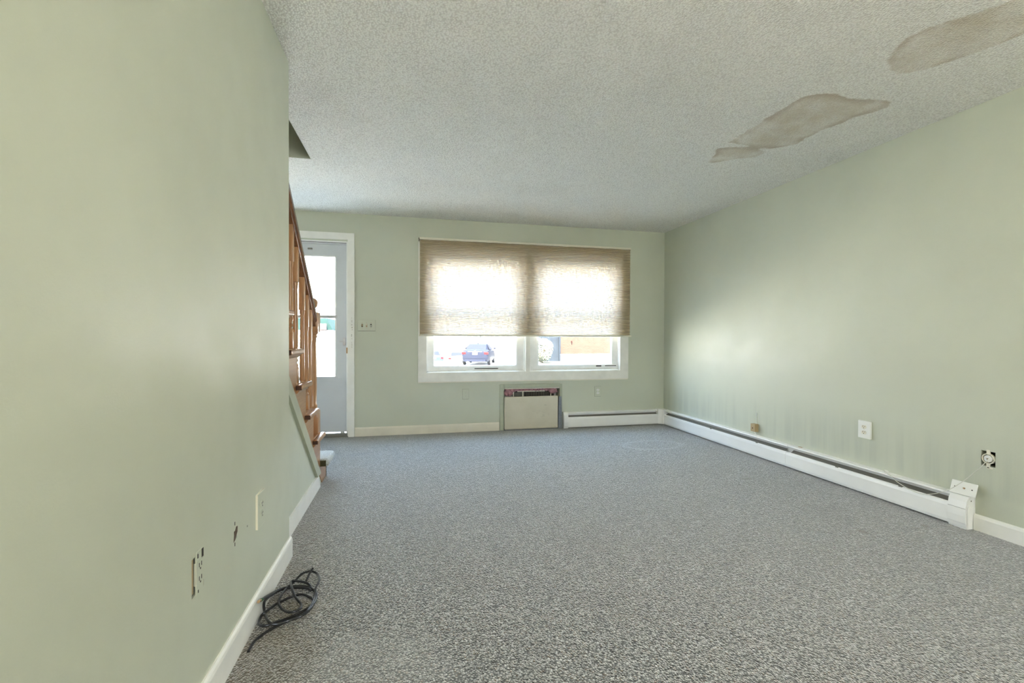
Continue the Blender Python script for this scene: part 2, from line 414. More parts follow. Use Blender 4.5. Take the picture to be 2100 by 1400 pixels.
# left wall, near: two holes
LB = (1.392, 1.466, .374, .482); LH = (1.697, 1.722, .402, .432)
bm = wall_grid(BM(), lambda a, b, d_: (XL-d_, a, b), YB, YE, 0, H, [LB+(.05,), LH+(.006,)], .05)
def quad(bm, *P): bm.faces.new([bm.verts.new(q) for q in P])
quad(bm, (XL, YE, 0), (XL-.118, YE, 0), (XL-.118, YE, H), (XL, YE, H)); quad(bm, (XL-.118, YE, 0), (XL-.118, YB, 0), (XL-.118, YB, H), (XL-.118, YE, H))
wl_ = obj('wall_left', bm, m_wall, kind='structure')
obj('torn_plaster', prism(BM(), [(LH[0]-.004, LH[2]-.006), (LH[0]+.012, LH[2]-.001), (LH[1]+.006, LH[3]-.010), (LH[1]+.007, LH[3]+.008), (LH[1]-.006, LH[3]+.010), (LH[0]+.001, LH[3]-.008)], 'x', XL-.004, XL+.0005), plain('torn_plaster_core', (.10, .065, .04), .9, var=.4, scale=90), wl_)
for zz in (.457, .386): obj('screw_hole', B(XL-.001, XL+.0006, 1.702, 1.707, zz-.006, zz+.006), m_dark, wl_)
obj('screw_hole', B(XL-.001, XL+.0006, 1.823, 1.827, .396, .402), m_dark, wl_)
# rear wall with an added, unseen window opening that brightens the near end, entry wall, stairwell
bm = wall_grid(BM(), lambda a, b, d_: (a, YB-d_, b), XL, XR, 0, H, [(.8, 2.0, .9, 2.06)], .14)
obj('wall_rear', bm, m_wall, kind='structure')
bm = BM(); quad(bm, (FX, YB, 0), (FX, D+.13, 0), (FX, D+.13, H), (FX, YB, H)); quad(bm, (FX, YB, 0), (XL-.118, YB, 0), (XL-.118, YB, H), (FX, YB, H))
obj('wall_entry', bm, m_wall, kind='structure')
HT = 4.75
bm = BM()
quad(bm, (FX, OY, H), (OX, OY, H), (OX, OY, HT), (FX, OY, HT)); quad(bm, (OX, 0, H), (OX, OY, H), (OX, OY, HT), (OX, 0, HT))
quad(bm, (FX, 0, H), (OX, 0, H), (OX, 0, HT), (FX, 0, HT)); quad(bm, (FX, 0, H), (FX, OY, H), (FX, OY, HT), (FX, 0, HT)); quad(bm, (FX, 0, HT), (OX, 0, HT), (OX, OY, HT), (FX, OY, HT))
obj('wall_stairwell', bm, m_wall, kind='structure')
# frame and panes of the added rear window
ws = empty('added_rear_window', (1.4, YB-.08, .9), kind='structure')
bm = BM()
for (a, b, c_, d_) in ((.8, .86, .9, 2.06), (1.94, 2.0, .9, 2.06), (1.37, 1.43, .9, 2.06), (.86, 1.94, .9, .96), (.86, 1.94, 2.0, 2.06)): box(bm, a, b, YB-.1, YB-.05, c_, d_)
obj('window_frame', bm, m_vinyl, ws)
for a, b in ((.86, 1.37), (1.43, 1.94)):
    bm = BM(); quad(bm, (a, YB-.075, .96), (b, YB-.075, .96), (b, YB-.075, 2.0), (a, YB-.075, 2.0)); obj('pane', bm, m_glass, ws)

# baseboards
def skirting(name, poly, axis, a0, a1, mat):
    bm = prism(BM(), poly, axis, a0, a1); return obj(name, bm, mat, kind='structure', smooth=False)
def bprof(w, d_, h, s_):   # wall coordinate w, room side s_
    return [(w, 0), (w+s_*d_, 0), (w+s_*d_, h-.018), (w+s_*d_*.8, h-.008), (w+s_*d_*.4, h), (w, h)]
skirting('baseboard_left', bprof(XL, .013, .103, 1), 'y', YB, YE+.013, m_white)
bm = BM(); P_ = [(2.415, 0), (3.520, 0), (3.455, .098), (3.445, .103), (2.415, .103)]
prism(bm, P_, 'x', -.646, -.634); obj('baseboard_stairs', bm, m_white, kind='structure')
prof = [(D-.0, 0), (D-.014, 0), (D-.014, .082), (D-.010, .092), (D-.004, .098), (D, .098)]
bm = BM(); prism(bm, prof, 'x', -.585, 1.030); obj('baseboard_back', bm, m_cream, kind='structure')
skirting('baseboard_right', bprof(XR, .013, .092, -1), 'y', YB, 1.935, m_white)

# ------------------------------------------------------------------ door
tr1 = empty('trim_1', (-1.1, D, 0), kind='structure')
for nm, poly in (('casing_side', [(DX1-.004, .012), (DX1+.008, 0), (-.591, 0), (-.591, 2.224), (DX1-.004, 2.150)]),
                 ('casing_head', [(DX0-.062, 2.224), (DX0+.004, 2.150), (DX1-.004, 2.150), (-.591, 2.224)]),
                 ('casing_side', [(DX0-.062, 0), (DX0+.004, 0), (DX0+.004, 2.150), (DX0-.062, 2.224)])):
    obj(nm, prism(BM(), poly, 'y', D-.016, D+.001), m_white, tr1)
bm = BM()
for k in range(11): box(bm, -.618+random.uniform(-.004, .004), -.612+random.uniform(-.004, .006), D-.0172, D-.0158, 1.30-.033*k+random.uniform(-.015, .015), 1.308-.033*k+random.uniform(-.012, .02))
obj('paint_chips', bm, m_worn, tr1)
bm = BM(); box(bm, -.672, -.662, D-.001, D+.002, .905, .965, .001); obj('strike_plate', B(-.674, -.660, D-.0175, D-.0155, .915, .978), m_brass, tr1)
bm.free()
tr2 = empty('trim_2', (-1.1, D+.05, 0), kind='structure')
bm = BM(); box(bm, DX1-.018, DX1, D+.0, D+.12, 0, DZ1); box(bm, DX0, DX0+.018, D, D+.12, 0, DZ1); box(bm, DX0, DX1, D, D+.12, DZ1-.012, DZ1)
obj('jamb', bm, m_vinyl, tr2)
bm = BM(); box(bm, DX0, DX1, D-.01, D+.13, 0, .022); prism(bm, [(D-.012, .022), (D+.03, .022), (D+.03, .040), (D+.0, .040)], 'x', DX0, DX1)
obj('threshold', bm, m_fin, tr2)
door = empty('door_1', (-1.1, D+.06, 0), kind='structure')
dx0, dx1, dy0, dy1 = DX0+.022, DX1-.022, D+.050, D+.080
gx0, gx1 = dx0+.118, -.786
bm = BM()
for a in ((dx0, gx0, .048, 2.116), (gx1, dx1, .048, 2.116), (gx0, gx1, 1.978, 2.116), (gx0, gx1, .048, .648)): box(bm, a[0], a[1], dy0, dy1, a[2], a[3])
bmesh.ops.remove_doubles(bm, verts=bm.verts, dist=1e-5)
obj('door_leaf', bm, m_storm, door)
bm = BM(); box(bm, gx0-.01, gx1+.012, dy0-.006, dy0, .636, .655); obj('kick_rail', bm, m_storm, door)
bm = BM(); box(bm, dx0+.02, dx1-.004, dy0-.004, dy0, .062, .640); obj('kick_panel', bm, m_storm, door)
bm = BM()
for a in ((gx0, gx0+.012, .648, 1.978), (gx1-.012, gx1, .648, 1.978), (gx0, gx1, 1.966, 1.978), (gx0, gx1, .648, .66)): box(bm, a[0], a[1], dy0-.004, dy1, a[2], a[3])
obj('glazing_frame', bm, m_vinyl, door)
obj('meeting_rail', B(gx0, gx1+.010, dy0-.008, dy1, 1.298, 1.330, .003), m_alum, door)
for z0, z1, yy in ((.66, 1.30, dy0+.012), (1.33, 1.966, dy0+.02)):
    bm = BM(); quad(bm, (gx0+.012, yy, z0), (gx1-.012, yy, z0), (gx1-.012, yy, z1), (gx0+.012, yy, z1)); obj('pane', bm, m_glass, door)
bm = BM(); quad(bm, (gx0+.012, dy1-.004, .66), (gx1-.012, dy1-.004, .66), (gx1-.012, dy1-.004, 1.3), (gx0+.012, dy1-.004, 1.3)); obj('insect_screen', bm, m_screen, door)
bm = BM(); box(bm, -.716, -.690, dy0-.010, dy0, 1.00, 1.085, .003); box(bm, -.748, -.698, dy0-.032, dy0-.018, 1.036, 1.050, .004); box(bm, -.708, -.696, dy0-.025, dy0-.008, 1.034, 1.052)
obj('handle', bm, m_chrome, door)
bm = BM(); box(bm, -1.075, -1.030, dy0-.016, dy0, 2.040, 2.056, .003); obj('closer_bracket', bm, m_fin, door)
bm = BM(); box(bm, -.742, -.700, dy0-.003, dy0+.004, .035, .056); obj('sweep', bm, m_alum, door)
obj('header_strip', B(DX0, DX1, D+.030, D+.05, 2.104, 2.118), m_storm, tr2); obj('weather_strip', B(DX0, DX1, D+.034, D+.09, 2.118, 2.128), m_dark, tr2)

# ------------------------------------------------------------------ window
win = empty('window_1', (1.38, D, .6), kind='structure')
cx0, cx1, cz0, cz1 = .092, 2.672, .587, 2.196
ix0, ix1, iz0, iz1 = .186, 2.560, .692, 2.105
for nm, poly in (('casing_side', [(cx0, cz0), (ix0, iz0), (ix0, iz1), (cx0, cz1)]), ('casing_side', [(cx1, cz0), (ix1, iz0), (ix1, iz1), (cx1, cz1)]),
                 ('casing_bottom', [(cx0, cz0), (cx1, cz0), (ix1, iz0), (ix0, iz0)]), ('casing_head', [(cx0, cz1), (cx1, cz1), (ix1, iz1), (ix0, iz1)])):
    bm = prism(BM(), poly, 'y', D-.020, D+.001)
    obj(nm, bm, m_casing, win)
bm = BM(); box(bm, cx0+.002, cx1-.004, D-.012, D, cz0-.012, cz0-.001); obj('sill_strip', bm, m_cream, win)
bm = BM()
box(bm, ix0-.01, ix0+.012, D, D+.14, iz0, iz1); box(bm, ix1-.010, ix1+.03, D, D+.14, iz0, iz1); box(bm, ix0, ix1, D, D+.14, iz0-.017, iz0+.012); box(bm, ix0, ix1, D, D+.14, iz1-.012, iz1+.015)
obj('window_frame', bm, m_vinyl, win)
bm = BM(); box(bm, 1.332, 1.440, D+.004, D+.14, iz0, iz1); obj('mullion', bm, m_vinyl, win)
obj('mullion_cover', B(1.345, 1.402, D-.016, D+.006, iz0-.03, iz1, .004), m_casing, win)
bm = BM(); box(bm, ix0+.012, 1.332, D+.005, D+.04, iz0+.0, iz0+.014); box(bm, 1.44, ix1-.01, D+.005, D+.04, iz0+.0, iz0+.014); obj('worn_sill', bm, m_worn, win)
bm = BM(); box(bm, .74, 1.02, D+.027, D+.031, .724, .733); box(bm, 2.26, 2.33, D+.026, D+.031, .738, .752); box(bm, 2.38, 2.53, D+.027, D+.031, .742, .750); obj('peeling_paint', bm, m_dark, win)
for (a, b, g0, g1) in ((.198, 1.332, .264, 1.243), (1.44, 2.550, 1.511, 2.472)):
    # lower (inner) sash
    bm = BM(); y0, y1 = D+.030, D+.068
    for q in ((a, g0, .706, 1.385), (g1, b, .706, 1.385), (g0, g1, .706, .758), (g0, g1, 1.345, 1.385)): box(bm, q[0], q[1], y0, y1, q[2], q[3])
    for q in ((g0, g0+.008, .758, 1.345), (g1-.008, g1, .758, 1.345), (g0, g1, .758, .766)): box(bm, q[0], q[1], y0+.010, y1-.010, q[2], q[3])
    s_ = obj('lower_sash', bm, m_vinyl, win)
    bm = BM(); quad(bm, (g0, D+.05, .758), (g1, D+.05, .758), (g1, D+.05, 1.345), (g0, D+.05, 1.345)); obj('pane', bm, m_glass, s_)
    bm = BM(); y0, y1 = D+.074, D+.112
    for q in ((a, g0, 1.345, 2.09), (g1, b, 1.345, 2.09), (g0, g1, 1.345, 1.392), (g0, g1, 1.945, 2.09)): box(bm, q[0], q[1], y0, y1, q[2], q[3])
    s_ = obj('upper_sash', bm, m_vinyl, win)
    bm = BM(); quad(bm, (g0, D+.09, 1.392), (g1, D+.09, 1.392), (g1, D+.09, 1.945), (g0, D+.09, 1.945)); obj('pane', bm, m_glass, s_)
    bm = BM(); quad(bm, (a, D+.122, .706), (b, D+.122, .706), (b, D+.122, 1.36), (a, D+.122, 1.36)); obj('insect_screen', bm, m_screen, win)

# cellular shade
sh = empty('cellular_shade', (1.39, D-.05, 2.19), 'beige pleated cellular shade drawn most of the way down the double window', 'window shade')
sx0, sx1, sz0, sz1 = .112, 2.676, 1.124, 2.190
n = 58; dz = (sz1-sz0)/n
for nm, yb, sg in (('pleated_fabric', D-.042, -1), ('pleated_backing', D-.036, 1)):
    bm = BM(); rows = []
    for i in range(2*n+1):
        z = sz1-i*dz/2; y = yb+(sg*.010 if i % 2 else 0)
        if i > 2*n-8: z -= 0
        rows.append([bm.verts.new((x, y, z)) for x in (sx0, (sx0+sx1)/2, sx1)])
    for a, b in zip(rows, rows[1:]):
        for k in range(2): bm.faces.new((a[k], a[k+1], b[k+1], b[k]))
    obj(nm, bm, m_shade, sh)
obj('headrail', B(.104, 2.681, D-.062, D-.021, 2.188, 2.212, .004), m_ivory, sh)
obj('bottom_rail', B(.104, 2.694, D-.058, D-.022, 1.106, 1.126, .006), m_ivory, sh)
obj('bracket', B(.097, .104, D-.058, D-.02, 2.172, 2.206), m_dark, sh)

# ------------------------------------------------------------------ wall sleeve under the window
sl = empty('air_conditioner_sleeve', (1.43, D, 0), 'disused wall air conditioner opening with beige panel, pink insulation and grey tape', 'air conditioner')
for nm, q in (('frame_strip', (1.035, 1.083, 0, .542)), ('frame_strip', (1.777, 1.806, .20, .536)), ('frame_strip', (1.083, 1.777, .497, .542))):
    obj(nm, B(q[0], q[1], D-.013, D+.001, q[2], q[3], .002), m_sage_trim, sl)
obj('sleeve_lining', prism(BM(), [(SX0+.001, 0.001), (SX1-.001, .001), (SX1-.001, SZ1-.001), (SX0+.001, SZ1-.001)], 'y', D+.155, D+.158), m_dark, sl)
bm = BM(); box(bm, SX0+.002, SX1-.004, D-.004, D+.012, SZ1-.010, SZ1-.002); obj('top_lip', bm, m_cream, sl)
obj('cover_panel', B(1.086, 1.748, D-.034, D-.012, .008, .396, .012, 3), m_panel, sl)
def lump(bm, x, y, z, rx, ry, rz_):
    g = bmesh.ops.create_icosphere(bm, subdivisions=3, radius=1)
    for v in g['verts']:
        k = 1+.20*math.sin(9*v.co.x+5*v.co.z+x*31)+.13*math.sin(17*v.co.z+11*v.co.y+x*17)
        v.co = Vector((x+v.co.x*rx*k, y+v.co.y*ry*k, z+v.co.z*rz_*k))
bm = BM()
lump(bm, 1.150, D+.035, .445, .056, .03, .048); lump(bm, 1.70, D+.035, .452, .058, .03, .036)
for k in range(9): lump(bm, 1.23+.055*k, D+.045, .470+random.uniform(-.004, .004), .048, .025, .020)
obj('pink_insulation', bm, m_pink, sl, smooth=True)
bm = BM(); box(bm, 1.205, 1.72, D+.05, D+.06, .385, .452)
g_ = obj('grille_housing', bm, m_dark, sl)
bm = BM(); box(bm, 1.205, 1.218, D+.035, D+.05, .385, .452); box(bm, 1.318, 1.335, D+.035, D+.05, .385, .448); box(bm, 1.672, 1.682, D+.035, D+.05, .385, .444); box(bm, 1.26, 1.60, D+.035, D+.05, .444, .453)
obj('grille_frame', bm, m_cream, g_)
bm = BM()
for k in range(11): box(bm, 1.228+.008*k, 1.232+.008*k, D+.04, D+.05, .39, .436)
for k in range(15): box(bm, 1.350+.021*k, 1.354+.021*k, D+.042, D+.05, .39, .436)
obj('grille_slats', bm, m_fin, g_, kind='stuff')
bm = BM(); prism(bm, [(1.752, .0), (1.800, .0), (1.790, .385), (1.758, .385)], 'y', D-.030, D-.0005); obj('duct_tape', bm, m_tape, sl)
bm = BM(); box(bm, 1.083, 1.80, D-.036, D-.012, 0, .0075); obj('duct_tape', bm, m_tape, sl)

# ------------------------------------------------------------------ baseboard heaters
def hp(w, s_, pts): return [(w+s_*a, z) for a, z in pts]
COVER = [(.060, .012), (.0625, .012), (.066, .03), (.064, .110), (.060, .128), (.052, .135), (.050, .131), (.058, .125), (.0615, .108), (.0635, .03)]
HOOD = [(0, .190), (.012, .190), (.038, .184), (.044, .176), (.042, .174), (.036, .180), (.012, .185), (0, .185)]
BACK = [(0, .01), (.003, .01), (.003, .184), (0, .184)]
FINS = [(.010, .055), (.046, .055), (.046, .115), (.010, .115)]
DAMP = [(.006, .146), (.040, .124), (.041, .126), (.007, .149)]
# right wall run
hr_ = empty('baseboard_heater', (XR-.03, 3.5, 0), 'long white baseboard heater running along the right-hand wall', 'heater', 'white baseboard heaters')
y0, ys_, y1 = 1.935, 3.220, D-.085
obj('back_plate', prism(BM(), hp(XR, -1, BACK), 'y', y0, y1), m_heater, hr_)
for a, b in ((y0, ys_-.002), (ys_+.002, y1)):
    obj('front_cover', prism(BM(), hp(XR, -1, COVER), 'y', a, b), m_heater, hr_)
    obj('hood', prism(BM(), hp(XR, -1, HOOD), 'y', a, b), m_heater, hr_)
    obj('damper', prism(BM(), hp(XR, -1, DAMP), 'y', a+.03, b-.03), m_fin, hr_)
bm = BM(); prism(bm, hp(XR, -1, [(.014, .06), (.040, .06), (.040, .11), (.014, .11)]), 'y', y0+.05, y1-.05)
for k in range(150): box(bm, XR-.046, XR-.010, y0+.06+k*.0205, y0+.061+k*.0205, .055, .122)
obj('heating_fins', bm, m_fin, hr_, kind='stuff')
obj('seam_strip', prism(BM(), hp(XR, -1, [(.0625, .012), (.068, .03), (.066, .110), (.061, .130), (.058, .129), (.062, .110), (.064, .03)]), 'y', ys_-.006, ys_+.006), m_heater, hr_)
for yy in (2.30, 2.75, 3.55, 4.2): obj('cover_clip', B(XR-.058, XR-.038, yy-.012, yy+.012, .129, .1365, .001), m_fin, hr_)
CAP = [(.004, 0), (.056, 0), (.068, .035), (.071, .075), (.068, .120), (.060, .160), (.046, .186), (.030, .194), (.004, .194)]
bm = prism(BM(), hp(XR, -1, CAP), 'y', 1.938, 2.028)
c_ = obj('end_cap', bm, m_heater, hr_)
obj('cap_screw', B(XR-.030, XR-.024, 1.9368, 1.938, .160, .166), m_fin, c_)
obj('cap_seam', B(XR-.0690, XR-.0665, 1.94, 2.026, .118, .1195), m_fin, c_)
bm = BM(); box(bm, XR-.058, XR-.048, 1.945, 2.0, 0, .012); obj('cap_foot', bm, m_heater, c_)
obj('top_stub', tube(BM(), [(XR-.008, 1.945, .03), (XR-.008, 1.945, .15)], .005), m_chrome, hr_)
# window wall run
hb = empty('baseboard_heater', (2.45, D-.03, 0), 'shorter white baseboard heater under the window, beside the air conditioner opening', 'heater', 'white baseboard heaters')
x0, x1 = 1.850, XR-.090
obj('back_plate', prism(BM(), hp(D, -1, BACK), 'x', x0, x1), m_heater, hb)
obj('front_cover', prism(BM(), hp(D, -1, COVER), 'x', x0, x1), m_heater, hb)
obj('hood', prism(BM(), hp(D, -1, HOOD), 'x', x0, x1), m_heater, hb)
obj('damper', prism(BM(), hp(D, -1, DAMP), 'x', x0+.03, x1-.02), m_fin, hb)
bm = BM(); prism(bm, hp(D, -1, [(.014, .06), (.040, .06), (.040, .11), (.014, .11)]), 'x', x0+.03, x1)
for k in range(56): box(bm, x0+.04+k*.0205, x0+.041+k*.0205, D-.046, D-.010, .055, .122)
obj('heating_fins', bm, m_fin, hb, kind='stuff')
obj('end_cap', prism(BM(), hp(D, -1, CAP), 'x', 1.812, 1.868), m_heater, hb)
cr = [(XR-.001, D-.001), (XR-.115, D-.001), (XR-.115, D-.069), (XR-.097, D-.078), (XR-.078, D-.097), (XR-.069, D-.115), (XR-.001, D-.115)]
obj('corner_cap', prism(BM(), cr, 'z', .012, .194), m_heater, hb)

# ------------------------------------------------------------------ outlets, switches, jacks (built facing -y, then turned)
def place(o, loc, rz): o.location = loc; o.rotation_euler = (0, 0, rz)
def start(name, label, cat, group=None):
    o = empty(name, (0, 0, 0), label, cat, group); return o
def receptacle(root, zc, mat, slot, w=.017, y=-.0085):
    bm = BM(); pts = []
    for k in range(20):
        a = 2*PI*k/20; pts.append((w*math.cos(a), zc+max(-.0125, min(.0125, .0165*math.sin(a)))))
    prism(bm, pts, 'y', y, -.003); rc = obj('receptacle', bm, mat, root)
    bm = BM(); box(bm, -.0078, -.0052, y-.0006, y, zc+.000, zc+.009); box(bm, .0052, .0078, y-.0006, y, zc+.001, zc+.008); box(bm, -.0025, .0025, y-.0006, y, zc-.0095, zc-.0045)
    obj('slots', bm, slot, rc)
m_plate_shade = plain('outlet_plate_shadow', (.24, .25, .18), .7)  # shadow line around the window-wall outlet plates, painted as a dark rim
def outlet(label, pm, rm, slot, w=.070, h=.115, t_=.006, edge=None, group=None):
    o = start('wall_outlet', label, 'outlet', group)
    obj('plate', B(-w/2, w/2, -t_, 0, -h/2, h/2, .002), pm, o)
    if edge: obj('plate_rim_or_shade', B(-w/2-(.0006 if t_ > .007 else .002), w/2+(.0006 if t_ > .007 else .002), -t_+.0012 if t_ > .007 else -.0012, .0004, -h/2-(.0006 if t_ > .007 else .003), h/2+(.0006 if t_ > .007 else .002)), edge, o)  # cream edge on the left-wall plate, otherwise a painted shadow outline
    receptacle(o, .0195, rm, slot, y=-t_-.0025); receptacle(o, -.0195, rm, slot, y=-t_-.0025)
    obj('screw', B(-.003, .003, -t_-.001, -t_+.001, -.003, .003), rm, o)
    return o
o = outlet('sage painted outlet under the window, left of the air conditioner opening', m_wall, m_wall, m_sage_trim, edge=m_plate_shade); place(o, (.632, D, .438), 0)
o = outlet('outlet with bright white sockets in a sage plate, right of the air conditioner opening', m_wall, m_plate, m_dark, .080, .122, edge=m_plate_shade); place(o, (2.272, D, .432), 0)
o = outlet('white duplex outlet in a thick plate on the right wall above the heater', m_plate, m_ivory, m_black, .088, .124, .016); place(o, (XR, 2.578, .447), -PI/2)
o = outlet('sage painted outlet with a cream plate edge on the left wall near the stairs', m_wall, m_wall, m_dark, .086, .134, .0085, edge=m_ivory); place(o, (XL, 1.962, .412), PI/2)
# the bare outlet without a cover plate
o = start('bare_outlet', 'bare outlet in a torn hole of the left wall, its cover plate missing', 'outlet')
bm = BM(); box(bm, -.038, .038, .045, .048, -.055, .055); obj('box_back', bm, m_dark, o)
bm = BM(); box(bm, -.036, -.018, .004, .045, -.047, .052); obj('box_side', bm, m_tan, o)
bm = BM(); box(bm, -.014, .034, -.003, .004, -.030, .034); obj('body', bm, m_wall, o)
obj('mounting_strap', B(-.012, .030, -.0015, .002, .034, .062), m_wall, o); obj('mounting_strap', B(-.012, .030, -.0015, .002, -.062, -.030), m_wall, o)
for zz in (.020, -.018):
    bm = BM(); box(bm, .000, .003, -.0036, -.003, zz-.004, zz+.008); box(bm, .014, .017, -.0036, -.003, zz-.004, zz+.008); box(bm, .006, .011, -.0036, -.003, zz-.012, zz-.007); obj('slots', bm, m_dark, o)
for q in ((.020, .031, .036, .060), (-.006, -.001, .044, .056), (-.004, .0, -.054, -.046)): obj('strap_hole', B(q[0], q[1], -.0022, -.001, q[2], q[3]), m_dark, o)
place(o, (XL, 1.429, .428), PI/2)
# triple switch
m_switch_shade = plain('switch_plate_shadow', (.16, .165, .12), .7)  # painted shadow line around the switch plate
o = start('light_switch', 'three-gang sage painted switch plate on the wall beside the entry door', 'light switch')
obj('plate', B(-.0925, .0925, -.008, 0, -.060, .060, .002), m_wall, o); obj('plate_rim_or_shade', B(-.0935, .0935, -.0015, .0004, -.0635, .0605), m_switch_shade, o)
for k, (xx, mt) in enumerate(((-.047, m_dark), (0, m_ivory), (.046, m_wall))):
    obj('toggle_slot', B(xx-.008, xx+.008, -.0088, -.007, -.018, .016), m_dark if k != 1 else m_tan, o)
    bm = BM(); prism(bm, [(-.006, -.006 if k else -.014), (-.023, .006 if k != 2 else -.014), (-.023, .013 if k != 2 else -.005), (-.006, .008 if k else 0)], 'x', xx-.005, xx+.005)
    obj('toggle', bm, mt if k else m_tan, o)
for xx in (-.047, 0, .046):
    for zz in (.030, -.030): obj('screw', B(xx-.0025, xx+.0025, -.0088, -.008, zz-.0025, zz+.0025), m_tan, o)
place(o, (-.4625, D, 1.222), 0)
# small tan phone jack on the right wall
o = start('phone_jack', 'small tan phone jack block on the right wall just above the heater', 'phone jack')
obj('block', B(-.027, .027, -.042, 0, -.035, .037, .003), m_tan, o)
obj('front_hole', B(-.005, .005, -.0428, -.042, -.008, .004), m_endgrain, o)
obj('wire', tube(BM(), [(.004, -.006, .036), (.005, -.005, .052), (.003, -.004, .075), (.003, -.0035, .14)], .0022), m_plate, o)
obj('wire', tube(BM(), [(-.006, -.012, -.034), (-.004, -.014, -.046), (.002, -.01, -.062)], .0025), m_plate, o)
place(o, (XR, 3.618, .257), -PI/2)
# round antenna socket in the open box
o = start('antenna_socket', 'round white antenna socket left in an uncovered hole of the right wall', 'socket')
ym, zm = (HY0+HY1)/2, (HZ0+HZ1)/2
bm = BM(); box(bm, -.0325, .0325, .046, .049, -.043, .043); obj('box_back', bm, m_dark, o)
Mx = Matrix.Rotation(PI/2, 4, 'X')
def disc(prof): return lathe(BM(), prof, (0, 0, 0), 28, Mx)
obj('outer_ring', disc([(.024, -.012), (.029, -.012), (.030, -.002), (.029, .002), (.0245, .002), (.024, -.012)]), m_ivory, o, smooth=True)
obj('centre_disc', disc([(0, -.012), (.019, -.012), (.020, .0), (.018, .004), (.006, .005), (.005, .001), (0, .001)]), m_plate, o, smooth=True)
obj('pin', disc([(0, .001), (.0022, .001), (.0022, .007), (0, .007)]), m_brass, o)
for q in ((-.008, .008, .024, .050), (-.008, .008, -.054, -.026), (-.004, .022, -.056, -.046)): obj('mounting_strap', B(q[0], q[1], -.001, .006, q[2], q[3], .001), m_ivory, o)
obj('strap_screw', B(-.003, .003, -.0035, -.001, -.052, -.047), m_fin, o)
place(o, (XR, ym, zm), -PI/2)
# loose cover plate on the heater
o = empty('loose_cover_plate', (0, 0, 0), 'loose white blank cover plate leaning on its side on top of the heater end', 'cover plate')
obj('plate', B(-.0610, .0610, -.006, 0, 0, .077, .0025), m_plate, o)
for xx in (-.040, .040): obj('screw_hole', B(xx-.003, xx+.003, -.0067, -.006, .036, .042), m_dark, o)
bm = lathe(BM(), [(0, 0), (.005, 0), (.005, .004), (.0035, .004), (.0035, .009), (0, .009)], (0, 0, 0), 12, Matrix.Translation((.004, -.005, .039)) @ Mx)
obj('connector', bm, m_brass, o)
o.location = (XR-.046, 1.968, .1905); o.rotation_euler = (math.radians(-19), 0, -PI/2+math.radians(4))
# thin cable from the socket
cp = [(3.176, 1.878, .418), (3.150, 1.866, .414), (3.135, 1.930, .316), (3.118, 1.990, .238), (3.104, 2.045, .186), (3.100, 2.120, .145), (3.100, 2.190, .133), (3.108, 2.292, .154), (3.124, 2.375, .188), (3.145, 2.418, .1925), (3.168, 2.432, .193)]
o = obj('antenna_cable', tube(BM(), catmull(cp, 8), .0022, 6), m_whitecable, None, 'thin off-white cable hanging from the antenna socket across the heater front', 'cable', smooth=True)
o = obj('cable_staple', B(XR-.008, XR, 2.412, 2.440, .1905, .198, .002), m_plate, None, 'small white cable clip on top of the heater at the right wall', 'clip')
o = obj('wood_chip', B(XR-.012, XR-.001, 3.105, 3.140, .1905, .1945, .001), m_tan, None, 'tiny tan wood chip lying on the heater top near its seam', 'debris')

# ------------------------------------------------------------------ coil of black cable
CB = [(-0.5601, 1.9065, 0.076), (-0.5595, 2.0016, 0.0419), (-0.5426, 2.0946, 0.0128), (-0.4931, 2.1059, 0.0134), (-0.4273, 2.0724, 0.0228), (-0.3877, 2.0335, 0.0168), (-0.3762, 1.9956, 0.012), (-0.3765, 1.9315, 0.0218), (-0.4023, 1.8989, 0.0209), (-0.4411, 1.8834, 0.0123), (-0.4836, 1.8468, 0.0194), (-0.5223, 1.8236, 0.0241), (-0.5524, 1.8585, 0.0147), (-0.5575, 1.9019, 0.0167), (-0.5432, 1.915, 0.0255), (-0.518, 1.9787, 0.0184), (-0.4737, 2.0227, 0.0149), (-0.4346, 2.0115, 0.0249), (-0.405, 1.9912, 0.0226), (-0.3853, 1.9767, 0.0148), (-0.3777, 1.9099, 0.0228), (-0.4011, 1.8566, 0.0261), (-0.4488, 1.8505, 0.0166), (-0.4896, 1.8315, 0.0201), (-0.5151, 1.8421, 0.028), (-0.5493, 1.9183, 0.02), (-0.5598, 1.9456, 0.0399), (-0.5603, 1.9851, 0.0379), (-0.5478, 2.0497, 0.0242), (-0.5206, 2.0874, 0.0173), (-0.47, 2.0687, 0.0261), (-0.4225, 2.0491, 0.028), (-0.4074, 2.0458, 0.0186), (-0.417, 2.0794, 0.0235), (-0.4447, 2.0993, 0.0304), (-0.491, 2.1348, 0.0217), (-0.5062, 2.1303, 0.0211), (-0.4861, 2.0637, 0.0308), (-0.4559, 1.994, 0.0258), (-0.4229, 1.9448, 0.02), (-0.418, 1.8978, 0.0294), (-0.446, 1.8819, 0.0296), (-0.485, 1.923, 0.0203), (-0.5121, 1.9641, 0.0261), (-0.5145, 2.0073, 0.0316), (-0.5122, 2.0885, 0.0172), (-0.4928, 2.1427, 0.0178), (-0.4717, 2.1835, 0.0268), (-0.4405, 2.2121, 0.0204), (-0.4079, 2.1883, 0.0155), (-0.3867, 2.1117, 0.0251), (-0.3893, 2.0494, 0.0238), (-0.3836, 1.9971, 0.0151), (-0.3829, 1.9224, 0.022), (-0.3977, 1.8649, 0.0263), (-0.4614, 1.8597, 0.007), (-0.5028, 1.8247, 0.007), (-0.5292, 1.7885, 0.007), (-0.5406, 1.7628, 0.007), (-0.5429, 1.7284, 0.006), (-0.5434, 1.7153, 0.005)]
cl = empty('cable_coil', (-.45, 2.0, 0), 'tangled coil of black cable on the carpet against the left baseboard', 'cable')
